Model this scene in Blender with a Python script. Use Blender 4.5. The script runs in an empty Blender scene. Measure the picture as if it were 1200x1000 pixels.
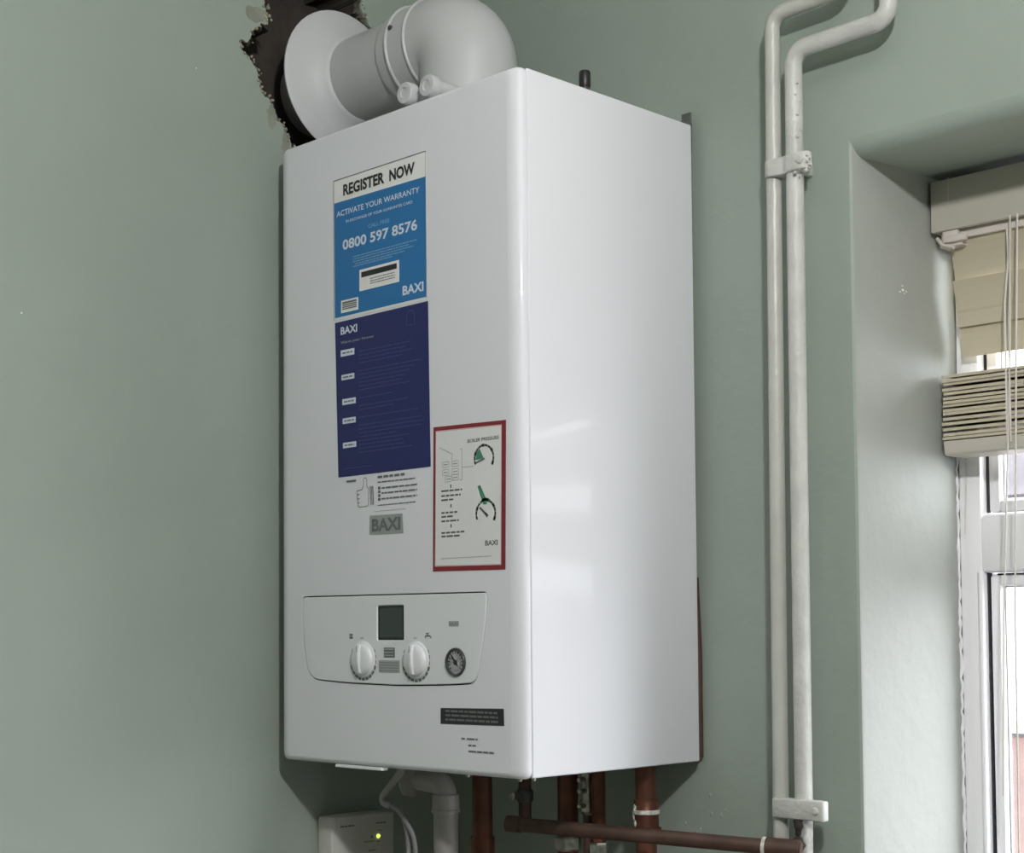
import bpy, bmesh, math, random
from mathutils import Vector, Matrix
random.seed(7)
SC = bpy.context.scene
COL = SC.collection
PI = math.pi

# ------------------------------------------------------------------ camera
# World frame: boiler's left front bottom corner is the origin, x runs right along the
# back wall, y runs towards the back wall, z is up.  Metres.
cam_d = bpy.data.cameras.new('camera')
cam = bpy.data.objects.new('camera', cam_d)
COL.objects.link(cam)
right = Vector((0.7064, 0.7078, -0.0081))
fwd = Vector((-0.7068, 0.7059, 0.0468)).normalized()
right = (right - right.dot(fwd) * fwd).normalized()
up = right.cross(fwd)
m = Matrix((right, up, -fwd)).transposed().to_4x4()
m.translation = Vector((1.4589, -1.0822, 0.1447))
cam.matrix_world = m
cam_d.sensor_width = 36.0
cam_d.lens = 1848.64 / 1200 * 36.0
cam_d.shift_y = (651.8 - 500) / 1200
cam_d.clip_start = 0.02
SC.camera = cam

# ------------------------------------------------------------------ world, lights, exposure
SC.view_settings.view_transform = 'Standard'
SC.view_settings.look = 'None'
SC.view_settings.gamma = 1.0
SC.view_settings.use_curve_mapping = False
SC.view_settings.exposure = 0.0
SKY = 12.3
LAMP = 45.5
w = bpy.data.worlds.new('overcast_sky')
SC.world = w
w.use_nodes = True
bg = w.node_tree.nodes['Background']
bg.inputs[0].default_value = (0.93, 0.935, 1.0, 1)
bg.inputs[1].default_value = SKY

lamp_d = bpy.data.lights.new('ceiling_lamp_light', 'POINT')      # bare bulb hanging in the room
lamp_d.energy = LAMP
lamp_d.color = (1.0, 0.99, 1.0)
lamp_d.shadow_soft_size = 0.035
lamp = bpy.data.objects.new('ceiling_lamp_light', lamp_d)
lamp.location = (1.42, -0.76, 0.86)
COL.objects.link(lamp)
port_d = bpy.data.lights.new('window_portal', 'AREA')            # portal: only guides sampling of the sky
port_d.shape = 'RECTANGLE'; port_d.size = 1.06; port_d.size_y = 1.25
port_d.cycles.is_portal = True
port = bpy.data.objects.new('window_portal', port_d)
port.location = (1.117, 0.60, -0.0)
port.rotation_euler = (-PI / 2, 0, 0)
COL.objects.link(port)

# ------------------------------------------------------------------ materials
def mat(name, col, rough=0.5, metal=0.0, coat=0.0, coatr=0.05, noise=None, bump=None, spec=0.5, emit=None):
    """noise=(scale, amount) varies the colour; bump=(scale, strength, distance) gives fine relief"""
    M = bpy.data.materials.new(name); M.use_nodes = True
    nt = M.node_tree; b = nt.nodes['Principled BSDF']
    b.inputs['Base Color'].default_value = (*col, 1)
    b.inputs['Roughness'].default_value = rough
    b.inputs['Metallic'].default_value = metal
    b.inputs['Coat Weight'].default_value = coat
    b.inputs['Coat Roughness'].default_value = coatr
    b.inputs['Specular IOR Level'].default_value = spec
    tc = nt.nodes.new('ShaderNodeTexCoord')
    if noise:
        n = nt.nodes.new('ShaderNodeTexNoise'); n.inputs['Scale'].default_value = noise[0]
        n.inputs['Detail'].default_value = 5
        nt.links.new(tc.outputs['Object'], n.inputs['Vector'])
        r = nt.nodes.new('ShaderNodeValToRGB')
        r.color_ramp.elements[0].position = 0.35; r.color_ramp.elements[1].position = 0.65
        if len(noise) > 2:
            c0, c1 = col, noise[2]
        else:
            c0 = tuple(c * (1 - noise[1]) for c in col); c1 = tuple(min(1, c * (1 + noise[1])) for c in col)
        r.color_ramp.elements[0].color = (*c0, 1); r.color_ramp.elements[1].color = (*c1, 1)
        nt.links.new(n.outputs['Fac'], r.inputs['Fac'])
        nt.links.new(r.outputs['Color'], b.inputs['Base Color'])
    if bump:
        n2 = nt.nodes.new('ShaderNodeTexNoise'); n2.inputs['Scale'].default_value = bump[0]
        n2.inputs['Detail'].default_value = 4
        nt.links.new(tc.outputs['Object'], n2.inputs['Vector'])
        bp = nt.nodes.new('ShaderNodeBump'); bp.inputs['Strength'].default_value = bump[1]
        bp.inputs['Distance'].default_value = bump[2]
        nt.links.new(n2.outputs['Fac'], bp.inputs['Height'])
        nt.links.new(bp.outputs['Normal'], b.inputs['Normal'])
    if emit:
        b.inputs['Emission Color'].default_value = (*emit[0], 1)
        b.inputs['Emission Strength'].default_value = emit[1]
    return M

WALLC = (0.292, 0.340, 0.290)
M_wall = mat('green_wall_paint', WALLC, 0.5, noise=(2.2, 0.05), bump=(9, 0.35, 0.010))
M_wall_b = mat('green_wall_paint_rough', WALLC, 0.5, noise=(3.0, 0.05), bump=(38, 0.30, 0.004))
M_reveal = mat('pale_reveal', (0.342, 0.358, 0.326), 0.55, noise=(5, 0.05), bump=(45, 0.22, 0.004))
M_room = mat('cream_room_paint', (0.62, 0.61, 0.57), 0.8)
M_ceil = mat('ceiling_paint', (0.72, 0.72, 0.70), 0.9)
M_floor = mat('floor_lino', (0.22, 0.18, 0.15), 0.5, noise=(6, .2))
M_cavity = mat('dark_cavity', (0.058, 0.050, 0.043), 0.95, noise=(30, 0.2), bump=(40, 0.4, 0.004), spec=0.1)  # dark brown lining of the flue hole
M_plaster = mat('bare_plaster', (0.20, 0.19, 0.14), 0.95, noise=(60, 0.5, (0.045, 0.04, 0.03)), bump=(90, 0.8, 0.004), spec=0.1)
M_crumb = mat('plaster_crumb', (0.33, 0.31, 0.24), 0.95, noise=(80, .35), spec=0.1)
M_grey = mat('skimmed_plaster', (0.235, 0.245, 0.195), 0.85, noise=(40, 0.15), bump=(60, .4, .003))
M_white = mat('white_enamel', (0.69, 0.695, 0.72), 0.38, coat=0.20, coatr=0.05, spec=0.16)
M_whitep = mat('white_plastic', (0.78, 0.785, 0.78), 0.35)
M_panel = mat('panel_plastic', (0.70, 0.71, 0.725), 0.35)
M_flue = mat('flue_plastic', (0.475, 0.48, 0.475), 0.4)
M_rubber = mat('flue_rosette_rubber', (0.52, 0.525, 0.53), 0.5)
M_groove = mat('groove_dark', (0.05, 0.05, 0.05), 0.7)
M_black = mat('black_plastic', (0.012, 0.012, 0.013), 0.4)
M_screen = mat('lcd_screen', (0.020, 0.024, 0.021), 0.15)
M_lcd = mat('lcd_field', (0.045, 0.055, 0.048), 0.2)
M_blue = mat('label_blue', (0.012, 0.150, 0.38), 0.35, coat=0.1)
M_navy = mat('label_navy', (0.009, 0.013, 0.105), 0.35, coat=0.1)
M_navyl = mat('navy_print', (0.045, 0.055, 0.19), 0.4)
M_bluel = mat('pale_blue_print', (0.16, 0.33, 0.52), 0.4)
M_lab = mat('label_white', (0.76, 0.76, 0.735), 0.5)
M_notice = mat('notice_white', (0.70, 0.705, 0.69), 0.45)
M_labw = mat('print_white', (0.62, 0.68, 0.76), 0.45)
M_ink = mat('print_black', (0.018, 0.018, 0.02), 0.5)
M_inkg = mat('print_grey', (0.14, 0.145, 0.145), 0.5)
M_inkl = mat('print_pale_grey', (0.40, 0.41, 0.41), 0.5)
M_red = mat('print_red', (0.21, 0.018, 0.026), 0.45)
M_pink = mat('print_pink', (0.62, 0.42, 0.42), 0.5)
M_green = mat('print_green', (0.06, 0.22, 0.12), 0.5)
M_silver = mat('silver_badge', (0.36, 0.37, 0.37), 0.35, metal=0.3)
M_bezel = mat('gauge_bezel', (0.05, 0.052, 0.055), 0.3)
M_gface = mat('gauge_face', (0.34, 0.35, 0.35), 0.35, noise=(260, 0.45))
M_btn = mat('button_grey', (0.36, 0.37, 0.36), 0.4)
M_paint = mat('pipe_gloss_paint', (0.46, 0.46, 0.415), 0.35, noise=(14, 0.06), bump=(70, 0.45, 0.003))
M_paintl = mat('lumpy_gloss_paint', (0.50, 0.50, 0.465), 0.45, noise=(30, 0.08), bump=(110, 0.5, 0.003))
M_gapshade = mat('gap_shade_and_bare_metal', (0.030, 0.023, 0.019), 0.8, noise=(90, 0.5), bump=(160, .8, .002))  # shade of the pipe gap put into the colour, with bare metal
M_flaky = mat('flaking_paint_on_rusty_pipe', (0.035, 0.028, 0.024), 0.6, noise=(42, 0.5, (0.62, 0.62, 0.58)), bump=(90, 0.6, 0.003))
M_copper = mat('dull_copper', (0.155, 0.058, 0.035), 0.45, metal=0.55, noise=(25, 0.3))
M_copperd = mat('brown_copper', (0.082, 0.045, 0.033), 0.55, metal=0.3, noise=(30, 0.25), bump=(80, .3, .001))
M_brass = mat('plated_brass', (0.42, 0.40, 0.36), 0.3, metal=0.9, noise=(120, 0.3))
M_solder = mat('solder_white', (0.55, 0.54, 0.48), 0.45, noise=(150, .3))
M_waste = mat('waste_pipe_plastic', (0.28, 0.26, 0.245), 0.45)
M_cable = mat('grey_cable', (0.20, 0.20, 0.19), 0.5)
M_bracket = mat('galvanised_bracket', (0.14, 0.15, 0.14), 0.5, metal=0.5)
M_recv = mat('receiver_plastic', (0.56, 0.55, 0.51), 0.45)
M_led = mat('led_lens', (0.5, 0.6, 0.05), 0.3, emit=((0.75, 1.0, 0.08), 3.0))
M_upvc = mat('upvc_white', (0.84, 0.83, 0.845), 0.3)
M_gasket = mat('rubber_gasket', (0.03, 0.03, 0.035), 0.6)
M_blind = mat('blind_slat_cream', (0.50, 0.450, 0.335), 0.45, noise=(5, .05))
M_valance = mat('blind_valance_cream', (0.545, 0.51, 0.44), 0.45)
M_steel = mat('headrail_metal', (0.66, 0.60, 0.55), 0.35)
M_cord = mat('blind_cord', (0.66, 0.63, 0.57), 0.7)
M_salmon = mat('salmon_masonry_paint', (0.135, 0.082, 0.070), 0.8, noise=(8, .15))
M_stone = mat('pale_coping', (0.30, 0.29, 0.30), 0.8)
M_render = mat('pale_render', (0.60, 0.59, 0.61), 0.9)
M_tile = mat('pinkish_roof_tile', (0.040, 0.033, 0.036), 0.8, noise=(2, .2))
M_dpane = mat('distant_window_pane', (0.10, 0.10, 0.13), 0.1)
M_ground = mat('garden_paving', (0.32, 0.31, 0.30), 0.9, noise=(3, .2))
M_chip = mat('paint_chip_white', (0.8, 0.8, 0.76), 0.8)

M_glass = bpy.data.materials.new('thin_window_glass'); M_glass.use_nodes = True
nt = M_glass.node_tree; nt.nodes.clear()
o_ = nt.nodes.new('ShaderNodeOutputMaterial'); t_ = nt.nodes.new('ShaderNodeBsdfTransparent')
g_ = nt.nodes.new('ShaderNodeBsdfGlossy'); g_.inputs['Roughness'].default_value = 0.02
lw_ = nt.nodes.new('ShaderNodeLayerWeight'); lw_.inputs['Blend'].default_value = 0.5
pw_ = nt.nodes.new('ShaderNodeMath'); pw_.operation = 'POWER'; pw_.inputs[1].default_value = 5.0
f_ = nt.nodes.new('ShaderNodeMath'); f_.operation = 'MULTIPLY_ADD'; f_.inputs[1].default_value = 0.9; f_.inputs[2].default_value = 0.04
nt.links.new(lw_.outputs['Facing'], pw_.inputs[0]); nt.links.new(pw_.outputs[0], f_.inputs[0])
x_ = nt.nodes.new('ShaderNodeMixShader'); t_.inputs['Color'].default_value = (0.93, 0.95, 0.95, 1)
nt.links.new(f_.outputs[0], x_.inputs[0]); nt.links.new(t_.outputs[0], x_.inputs[1])
nt.links.new(g_.outputs[0], x_.inputs[2]); nt.links.new(x_.outputs[0], o_.inputs[0])

# ------------------------------------------------------------------ helpers
def base(o):
    v = Vector((0, 0, 0))
    while o is not None:
        v += o.location; o = o.parent
    return v

def obj(name, bm, material, parent=None, smooth=None, origin=None):
    """link a bmesh (built in world coordinates) as one mesh object under parent"""
    bmesh.ops.recalc_face_normals(bm, faces=bm.faces[:])
    org = base(parent) if parent is not None else Vector(origin or (0, 0, 0))
    bmesh.ops.translate(bm, verts=bm.verts[:], vec=-org)
    me = bpy.data.meshes.new(name); bm.to_mesh(me); bm.free()
    me.materials.append(material)
    if smooth:
        me.polygons.foreach_set('use_smooth', [True] * len(me.polygons))
        me.set_sharp_from_angle(angle=math.radians(smooth))
    o = bpy.data.objects.new(name, me); COL.objects.link(o)
    if parent is not None: o.parent = parent
    else: o.location = org
    return o

def thing(name, label, cat, loc, group=None):
    o = bpy.data.objects.new(name, None); COL.objects.link(o)
    o.empty_display_size = 0.05
    o.location = loc; o['label'] = label; o['category'] = cat
    if group: o['group'] = group
    return o

def tag(o, label, cat, group=None):
    o['label'] = label; o['category'] = cat
    if group: o['group'] = group
    return o

def struct(o):
    o['kind'] = 'structure'; return o

def box(bm, x0, x1, y0, y1, z0, z1, bev=0.0, seg=2):
    r = bmesh.ops.create_cube(bm, size=1)
    vs = r['verts']
    for v in vs:
        v.co = Vector((x0 + (v.co.x + .5) * (x1 - x0), y0 + (v.co.y + .5) * (y1 - y0), z0 + (v.co.z + .5) * (z1 - z0)))
    if bev > 0:
        es = list({e for v in vs for e in v.link_edges})
        bmesh.ops.bevel(bm, geom=es, offset=bev, segments=seg, affect='EDGES', profile=0.5)
    return bm

def nbox(*a, **k):
    return box(bmesh.new(), *a, **k)

def fillet(pts, rad, n=6):
    """polyline with every inner corner replaced by an arc"""
    pts = [Vector(p) for p in pts]; out = [pts[0]]
    for i in range(1, len(pts) - 1):
        p = pts[i]; a = (pts[i - 1] - p); b = (pts[i + 1] - p)
        la, lb = a.length, b.length; a.normalize(); b.normalize()
        ang = a.angle(b)
        if ang > PI - 0.02: out.append(p); continue
        d = min(rad / math.tan(ang / 2), la * .49, lb * .49); r = d * math.tan(ang / 2)
        c = p + (a + b).normalized() * (r / math.sin(ang / 2))
        s, e = p + a * d - c, p + b * d - c
        th = s.angle(e); ax = s.cross(e).normalized()
        for k in range(n + 1):
            out.append(c + Matrix.Rotation(th * k / n, 3, ax) @ s)
    out.append(pts[-1])
    return out

def tube(bm, pts, r, n=14, caps=True):
    """sweep a circle along a polyline; r may be a list with one radius per point"""
    pts = [Vector(p) for p in pts]
    rr = r if isinstance(r, (list, tuple)) else [r] * len(pts)
    T = []
    for i in range(len(pts)):
        a = pts[min(i + 1, len(pts) - 1)] - pts[max(i - 1, 0)]
        T.append(a.normalized())
    ref = Vector((0, 0, 1)) if abs(T[0].z) < .9 else Vector((1, 0, 0))
    nrm = (ref - ref.dot(T[0]) * T[0]).normalized()
    rings = []
    for i, p in enumerate(pts):
        nrm = (nrm - nrm.dot(T[i]) * T[i]).normalized()
        bi = T[i].cross(nrm)
        rings.append([bm.verts.new(p + rr[i] * (math.cos(2 * PI * k / n) * nrm + math.sin(2 * PI * k / n) * bi)) for k in range(n)])
    for a, b in zip(rings, rings[1:]):
        for k in range(n):
            bm.faces.new((a[k], a[(k + 1) % n], b[(k + 1) % n], b[k]))
    if caps:
        bm.faces.new(rings[0]); bm.faces.new(rings[-1])
    return bm

def lathe(bm, prof, origin, axis='z', n=32, cap=True):
    """revolve prof [(radius, along)] about axis through origin"""
    ox, oy, oz = origin; rings = []
    for (r, h) in prof:
        ring = []
        for k in range(n):
            c, s = r * math.cos(2 * PI * k / n), r * math.sin(2 * PI * k / n)
            if axis == 'z': co = (ox + c, oy + s, oz + h)
            elif axis == 'y': co = (ox + c, oy + h, oz + s)
            else: co = (ox + h, oy + c, oz + s)
            ring.append(bm.verts.new(co))
        rings.append(ring)
    for a, b in zip(rings, rings[1:]):
        for k in range(n):
            bm.faces.new((a[k], a[(k + 1) % n], b[(k + 1) % n], b[k]))
    if cap:
        bm.faces.new(rings[0]); bm.faces.new(rings[-1])
    return bm

def prism(bm, poly, axis, a, b):
    """extrude a 2D polygon along an axis between a and b"""
    def P(u, v, t):
        return {'x': (t, u, v), 'y': (u, t, v), 'z': (u, v, t)}[axis]
    A = [bm.verts.new(P(u, v, a)) for u, v in poly]; B = [bm.verts.new(P(u, v, b)) for u, v in poly]
    n = len(poly)
    bm.faces.new(A); bm.faces.new(B)
    for k in range(n): bm.faces.new((A[k], A[(k + 1) % n], B[(k + 1) % n], B[k]))
    return bm

def bevel_all(bm, off, seg=2):
    bmesh.ops.bevel(bm, geom=bm.edges[:], offset=off, segments=seg, affect='EDGES', profile=0.5)
    return bm

def roundrect(x0, x1, z0, z1, r, n=4):
    out = []
    for cx, cz, a0 in ((x1 - r, z1 - r, 0), (x0 + r, z1 - r, 90), (x0 + r, z0 + r, 180), (x1 - r, z0 + r, 270)):
        for k in range(n + 1):
            a = math.radians(a0 + 90 * k / n); out.append((cx + r * math.cos(a), cz + r * math.sin(a)))
    return out

def round_poly(poly, rads, n=5):
    out = []
    N = len(poly)
    for i in range(N):
        p = Vector(poly[i]); a = Vector(poly[i - 1]) - p; b = Vector(poly[(i + 1) % N]) - p
        la, lb = a.length, b.length; a.normalize(); b.normalize()
        ang = a.angle(b); r = rads[i]
        d = min(r / math.tan(ang / 2), la * .48, lb * .48)
        s, e = p + a * d, p + b * d
        for k in range(n + 1):
            t = k / n; out.append(tuple((1 - t) ** 2 * s + 2 * t * (1 - t) * p + t * t * e))
    return out

def inset_poly(poly, d):
    out = []; N = len(poly)
    area = sum(poly[i][0] * poly[(i + 1) % N][1] - poly[(i + 1) % N][0] * poly[i][1] for i in range(N))
    sgn = 1 if area > 0 else -1
    for i in range(N):
        p = Vector(poly[i]); a = (p - Vector(poly[i - 1])); b = (Vector(poly[(i + 1) % N]) - p)
        if a.length < 1e-9 or b.length < 1e-9: out.append(tuple(p)); continue
        a.normalize(); b.normalize()
        na, nb = Vector((-a.y, a.x)), Vector((-b.y, b.x)); q = (na + nb)
        q = q / max(q.dot(na), 0.3)
        out.append(tuple(p + sgn * d * q))
    return out

def fill_with_hole(bm, outer, hole):
    """outer, hole: loops of BMVerts lying in one plane"""
    es = []
    for loop in (outer, hole):
        for i in range(len(loop)):
            a, b = loop[i], loop[(i + 1) % len(loop)]
            es.append(bm.edges.get((a, b)) or bm.edges.new((a, b)))
    bmesh.ops.triangle_fill(bm, use_beauty=True, use_dissolve=False, edges=es)

# flat print on the boiler front (plane y = const, facing -y)
def quad(bm, x0, x1, z0, z1, y):
    vs = [bm.verts.new(c) for c in ((x0, y, z0), (x1, y, z0), (x1, y, z1), (x0, y, z1))]
    bm.faces.new(vs); return bm

def stroke(bm, pts, wd, y, closed=False):
    P = [Vector(p) for p in pts]
    if closed: P.append(P[0])
    for a, b in zip(P, P[1:]):
        d = (b - a)
        if d.length < 1e-9: continue
        d.normalize(); nn = Vector((-d.y, d.x)) * wd / 2; e = d * wd * .3
        vs = [bm.verts.new((q.x, y, q.y)) for q in (a - e + nn, a - e - nn, b + e - nn, b + e + nn)]
        bm.faces.new(vs)
    return bm

PRINT = ('small_print', 'dial_scale', 'gauge_scale', 'tag_print', 'dark_print', 'advice_print', 'advice_line', 'serial_print', 'boiler_diagram', 'thumb_print', 'radiator_symbol', 'tap_symbol', 'gauge_needle', 'sticker_edge', 'glazing_gasket', 'rebate_gasket', 'gap_shade_lump')
def words(bm, x0, x1, z, h, y, rnd):
    """one line of small print as word-long dashes"""
    x = x0
    while x < x1 - h * .5:
        l = min(rnd.uniform(2.2, 6.5) * h, x1 - x)
        quad(bm, x, x + l, z - h / 2, z + h / 2, y); x += l + h * .7
    return bm

def text(body, x0, x1, z0, z1, y, material, parent, name='lettering', bold=0.0, depth=None):
    cu = bpy.data.curves.new('t', 'FONT'); cu.body = body; cu.size = 1.0; cu.offset = bold; cu.resolution_u = 3
    ob = bpy.data.objects.new('t', cu); COL.objects.link(ob)
    dg = bpy.context.evaluated_depsgraph_get(); dg.update()
    me = bpy.data.meshes.new_from_object(ob.evaluated_get(dg))
    bpy.data.objects.remove(ob); bpy.data.curves.remove(cu)
    xs = [v.co.x for v in me.vertices]; ys = [v.co.y for v in me.vertices]
    ax, bx, ay, by = min(xs), max(xs), min(ys), max(ys)
    org = base(parent)
    for v in me.vertices:
        u = (v.co.x - ax) / (bx - ax); t = (v.co.y - ay) / (by - ay)
        if depth is None: v.co = Vector((x0 + u * (x1 - x0), y, z0 + t * (z1 - z0))) - org
        else: v.co = Vector((y, x0 + u * (x1 - x0), z0 + t * (z1 - z0))) - org
    me.name = name; me.materials.append(material)
    o = bpy.data.objects.new(name, me); COL.objects.link(o); o.parent = parent
    return o

# ------------------------------------------------------------------ room shell
XL, YB, ZF, ZC = -0.03, 0.285, -1.36, 1.28
XR, YR = 2.75, -2.7

# jagged hole round the flue in the left wall (y, z), then roughened
hole0 = [(0.0018, .8861), (.003, .8763), (.0054, .8678), (.0066, .8579), (-.008, .8509), (-.0165, .8395), (-.0345, .8277),
         (-.0285, .8172), (-.0177, .8089), (-.0093, .7989), (-.0056, .7806), (.0029, .7705), (.0127, .7626), (.0238, .7458),
         (.0325, .7344), (.0387, .7255), (.052, .708), (.08, .695), (.12, .70), (.16, .715), (.19, .745), (.203, .79), (.20, .845),
         (.178, .885), (.1588, .9022), (.1479, .9165), (.1493, .9276), (.147, .943), (.115, .952), (.07, .956), (.032, .95),
         (.004, .932), (.008, .905)]
def roughen(poly, amp, rounds, rnd):
    P = [Vector(p) for p in poly]
    for _ in range(rounds):
        Q = []
        for i in range(len(P)):
            a, b = P[i], P[(i + 1) % len(P)]
            d = b - a; nn = Vector((-d.y, d.x))
            Q += [a, (a + b) / 2 + nn * rnd.uniform(-amp, amp) + d * rnd.uniform(-.12, .12)]
        P = Q
    return [tuple(p) for p in P]
rh = random.Random(3)
hole = roughen(hole0, 0.26, 3, rh)

bm = bmesh.new()
o4 = [bm.verts.new((XL, y, z)) for y, z in ((YR, ZF), (YB, ZF), (YB, ZC), (YR, ZC))]
hv = [bm.verts.new((XL, y, z)) for y, z in hole]
fill_with_hole(bm, o4, hv)
# plaster thickness: a thin painted skin 3 mm deep
hv2 = [bm.verts.new((XL - 0.003, y, z)) for y, z in hole]
for i in range(len(hv)):
    j = (i + 1) % len(hv); bm.faces.new((hv[i], hv[j], hv2[j], hv2[i]))
wall_left = struct(obj('wall_left', bm, M_wall))

# broken plaster seen under the paint, stepping in to the cavity
cy_, cz_ = 0.10, 0.82
inner = []
for (y, z) in hole:
    d = Vector((cy_ - y, cz_ - z)); L = d.length
    k = rh.uniform(.001, .011) / L
    inner.append((y + d.x * k, z + d.y * k))
bm = bmesh.new()
A = [bm.verts.new((XL - .003, y, z)) for y, z in hole]
BX = [XL - .006 - rh.uniform(0, .006) for _ in inner]
B = [bm.verts.new((x, y, z)) for x, (y, z) in zip(BX, inner)]
for i in range(len(A)):
    j = (i + 1) % len(A); bm.faces.new((A[i], A[j], B[j], B[i]))
obj('broken_plaster', bm, M_plaster, wall_left)
bm = bmesh.new()
A = [bm.verts.new((x, y, z)) for x, (y, z) in zip(BX, inner)]
B = [bm.verts.new((XL - .085, y, z)) for y, z in inner]
for i in range(len(A)):
    j = (i + 1) % len(A); bm.faces.new((A[i], A[j], B[j], B[i]))
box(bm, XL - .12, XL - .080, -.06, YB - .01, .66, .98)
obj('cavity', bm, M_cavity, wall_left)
# crumbs and paint flakes hanging on the broken edge
bm = bmesh.new()
for i in range(0, len(hole)):
    y, z = hole[i]
    if y > .06 and z < .9: continue
    for _ in range(rh.choice((0, 0, 1))):
        s = rh.uniform(.0010, .0026)
        c = Vector((XL + rh.uniform(-.001, .002), y + rh.uniform(-.003, .006), z + rh.uniform(-.004, .004)))
        r = bmesh.ops.create_icosphere(bm, subdivisions=1, radius=s)
        for v in r['verts']: v.co = v.co * rh.uniform(.6, 1.3) + c
cr = obj('plaster_crumbs', bm, M_crumb, wall_left); cr['kind'] = 'stuff'
# skimmed grey patches left round the hole, each a thin smear on the wall
for (yy, zz, ry, rz) in ((-.012, .866, .016, .010), (.012, .750, .008, .013), (.032, .722, .006, .016)):
    bm = bmesh.new(); n = 9
    poly = [(yy + ry * rh.uniform(.7, 1.25) * math.cos(2 * PI * k / n), zz + rz * rh.uniform(.7, 1.25) * math.sin(2 * PI * k / n)) for k in range(n)]
    poly = roughen(poly, .2, 2, rh); n = len(poly)
    c = bm.verts.new((XL + .0004, yy, zz))
    R1 = [bm.verts.new((XL + .0002, y, z)) for y, z in poly]
    for k in range(n): bm.faces.new((c, R1[k], R1[(k + 1) % n]))
    obj('plaster_smear', bm, M_grey, wall_left, smooth=60)
# chips on the left wall
for (y, z, s) in ((-.3033, .4735, .0011), (-.0925, .7812, .0008)):
    bm = bmesh.new(); r = bmesh.ops.create_icosphere(bm, subdivisions=1, radius=s)
    for v in bm.verts: v.co = Vector((v.co.x * .4 + XL, v.co.y * 1.2 + y, v.co.z + z))
    obj('paint_chip', bm, M_chip, wall_left)

# back wall with the window opening; reveals and the sloping plastered soffit belong to it
WX0, WX1, WZ0, WZ1 = 0.5845, 1.655, -0.66, 0.6264
bm = bmesh.new()
prof = [(YB, WZ1 + .016)]                                            # soffit profile in (y, z): rounded arris, then sloping down
for k in range(1, 6):
    a = math.radians(90 * k / 5 * .9)
    prof.append((YB + .018 * (1 - math.cos(a)), WZ1 + .016 - .017 * math.sin(a)))
prof += [(.35, .6285), (.43, .632), (.565, .634)]
o4 = [bm.verts.new((x, YB, z)) for x, z in ((XL, ZF), (XR, ZF), (XR, ZC), (XL, ZC))]
eb = 0.004                                                          # worn rounded corner of the reveal
h4 = [bm.verts.new((x, YB, z)) for x, z in ((WX0 - eb, WZ0), (WX1 + eb, WZ0), (WX1 + eb, prof[0][1]), (WX0 - eb, prof[0][1]))]
fill_with_hole(bm, o4, h4)
rev_pts = []
for sgn, X0 in ((1, WX0), (-1, WX1)):
    prev = None
    pp = [(X0 - sgn * eb, YB), (X0 - sgn * eb * .3, YB + eb * .3), (X0, YB + eb), (X0, .565)]
    for (x, y) in pp:
        zt = prof[0][1] if y <= YB + .001 else WZ1 + .010
        cur = (bm.verts.new((x, y, WZ0 - .03)), bm.verts.new((x, y, zt)))
        if prev and y <= YB + eb * .5: bm.faces.new((prev[0], cur[0], cur[1], prev[1]))
        prev = cur
        if y >= YB + eb * .3: rev_pts.append((sgn, x, y, zt))
prev = None
for (y, z) in prof:
    cur = (bm.verts.new((WX0 - eb, y, z)), bm.verts.new((WX1 + eb, y, z)))
    if prev: bm.faces.new((prev[0], prev[1], cur[1], cur[0]))
    prev = cur
# outer leaf so that no daylight leaks past the reveal
for (x0, x1, z0, z1) in ((XL - .3, WX0, ZF, ZC), (WX1, XR + .1, ZF, ZC), (WX0 - .01, WX1 + .01, .6255, ZC), (WX0, WX1, ZF, WZ0 - .02)):
    quad(bm, x0, x1, z0, z1, .5655)
wall_back = struct(obj('wall_back', bm, M_wall_b))
bmw = wall_back.data
bmw.polygons.foreach_set('use_smooth', [True] * len(bmw.polygons)); bmw.set_sharp_from_angle(angle=math.radians(30))
for sg in (1, -1):                                                   # the window reveals, in a paler, less green colour than the wall
    bm = bmesh.new(); prev = None
    for (q, x, y, zt) in rev_pts:
        if q != sg: continue
        cur = (bm.verts.new((x, y, WZ0 - .03)), bm.verts.new((x, y, zt)))
        if prev: bm.faces.new((prev[0], cur[0], cur[1], prev[1]))
        prev = cur
    obj('reveal', bm, M_reveal, wall_back, smooth=60)
for (y, z, s) in ((.3773, .4998, .0014), (.3715, .4972, .0010), (.384, .499, .0008), (.3765, .504, .0009), (.3800, .4965, .0007)):
    bm = bmesh.new(); r = bmesh.ops.create_icosphere(bm, subdivisions=1, radius=s)
    for v in bm.verts: v.co = Vector((v.co.x * .5 + WX0, v.co.y * 2.2 + y, v.co.z + z))
    obj('paint_chip', bm, M_chip, wall_back)
# rough knocks in the plaster below the boiler
for k in range(9):
    bm = bmesh.new(); r = bmesh.ops.create_icosphere(bm, subdivisions=2, radius=1)
    cx, cz, s = random.uniform(.355, .42), random.uniform(-.085, -.03), random.uniform(.0010, .0022)
    for v in bm.verts: v.co = Vector((v.co.x * s + cx, v.co.y * .0007 + YB, v.co.z * s * random.uniform(1.2, 2) + cz))
    obj('paint_blister', bm, M_wall_b, wall_back, smooth=60)

def plain(name, pts, m):
    bm = bmesh.new(); bm.faces.new([bm.verts.new(p) for p in pts]); return struct(obj(name, bm, m))
plain('wall_right', ((XR, YR, ZF), (XR, .57, ZF), (XR, .57, ZC), (XR, YR, ZC)), M_wall)
plain('wall_rear', ((XL, YR, ZF), (XR, YR, ZF), (XR, YR, ZC), (XL, YR, ZC)), M_wall)
plain('floor', ((XL, YR, ZF), (XR, YR, ZF), (XR, YB, ZF), (XL, YB, ZF)), M_floor)
plain('ceiling', ((XL, YR, ZC), (XR, YR, ZC), (XR, YB, ZC), (XL, YB, ZC)), M_ceil)

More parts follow.
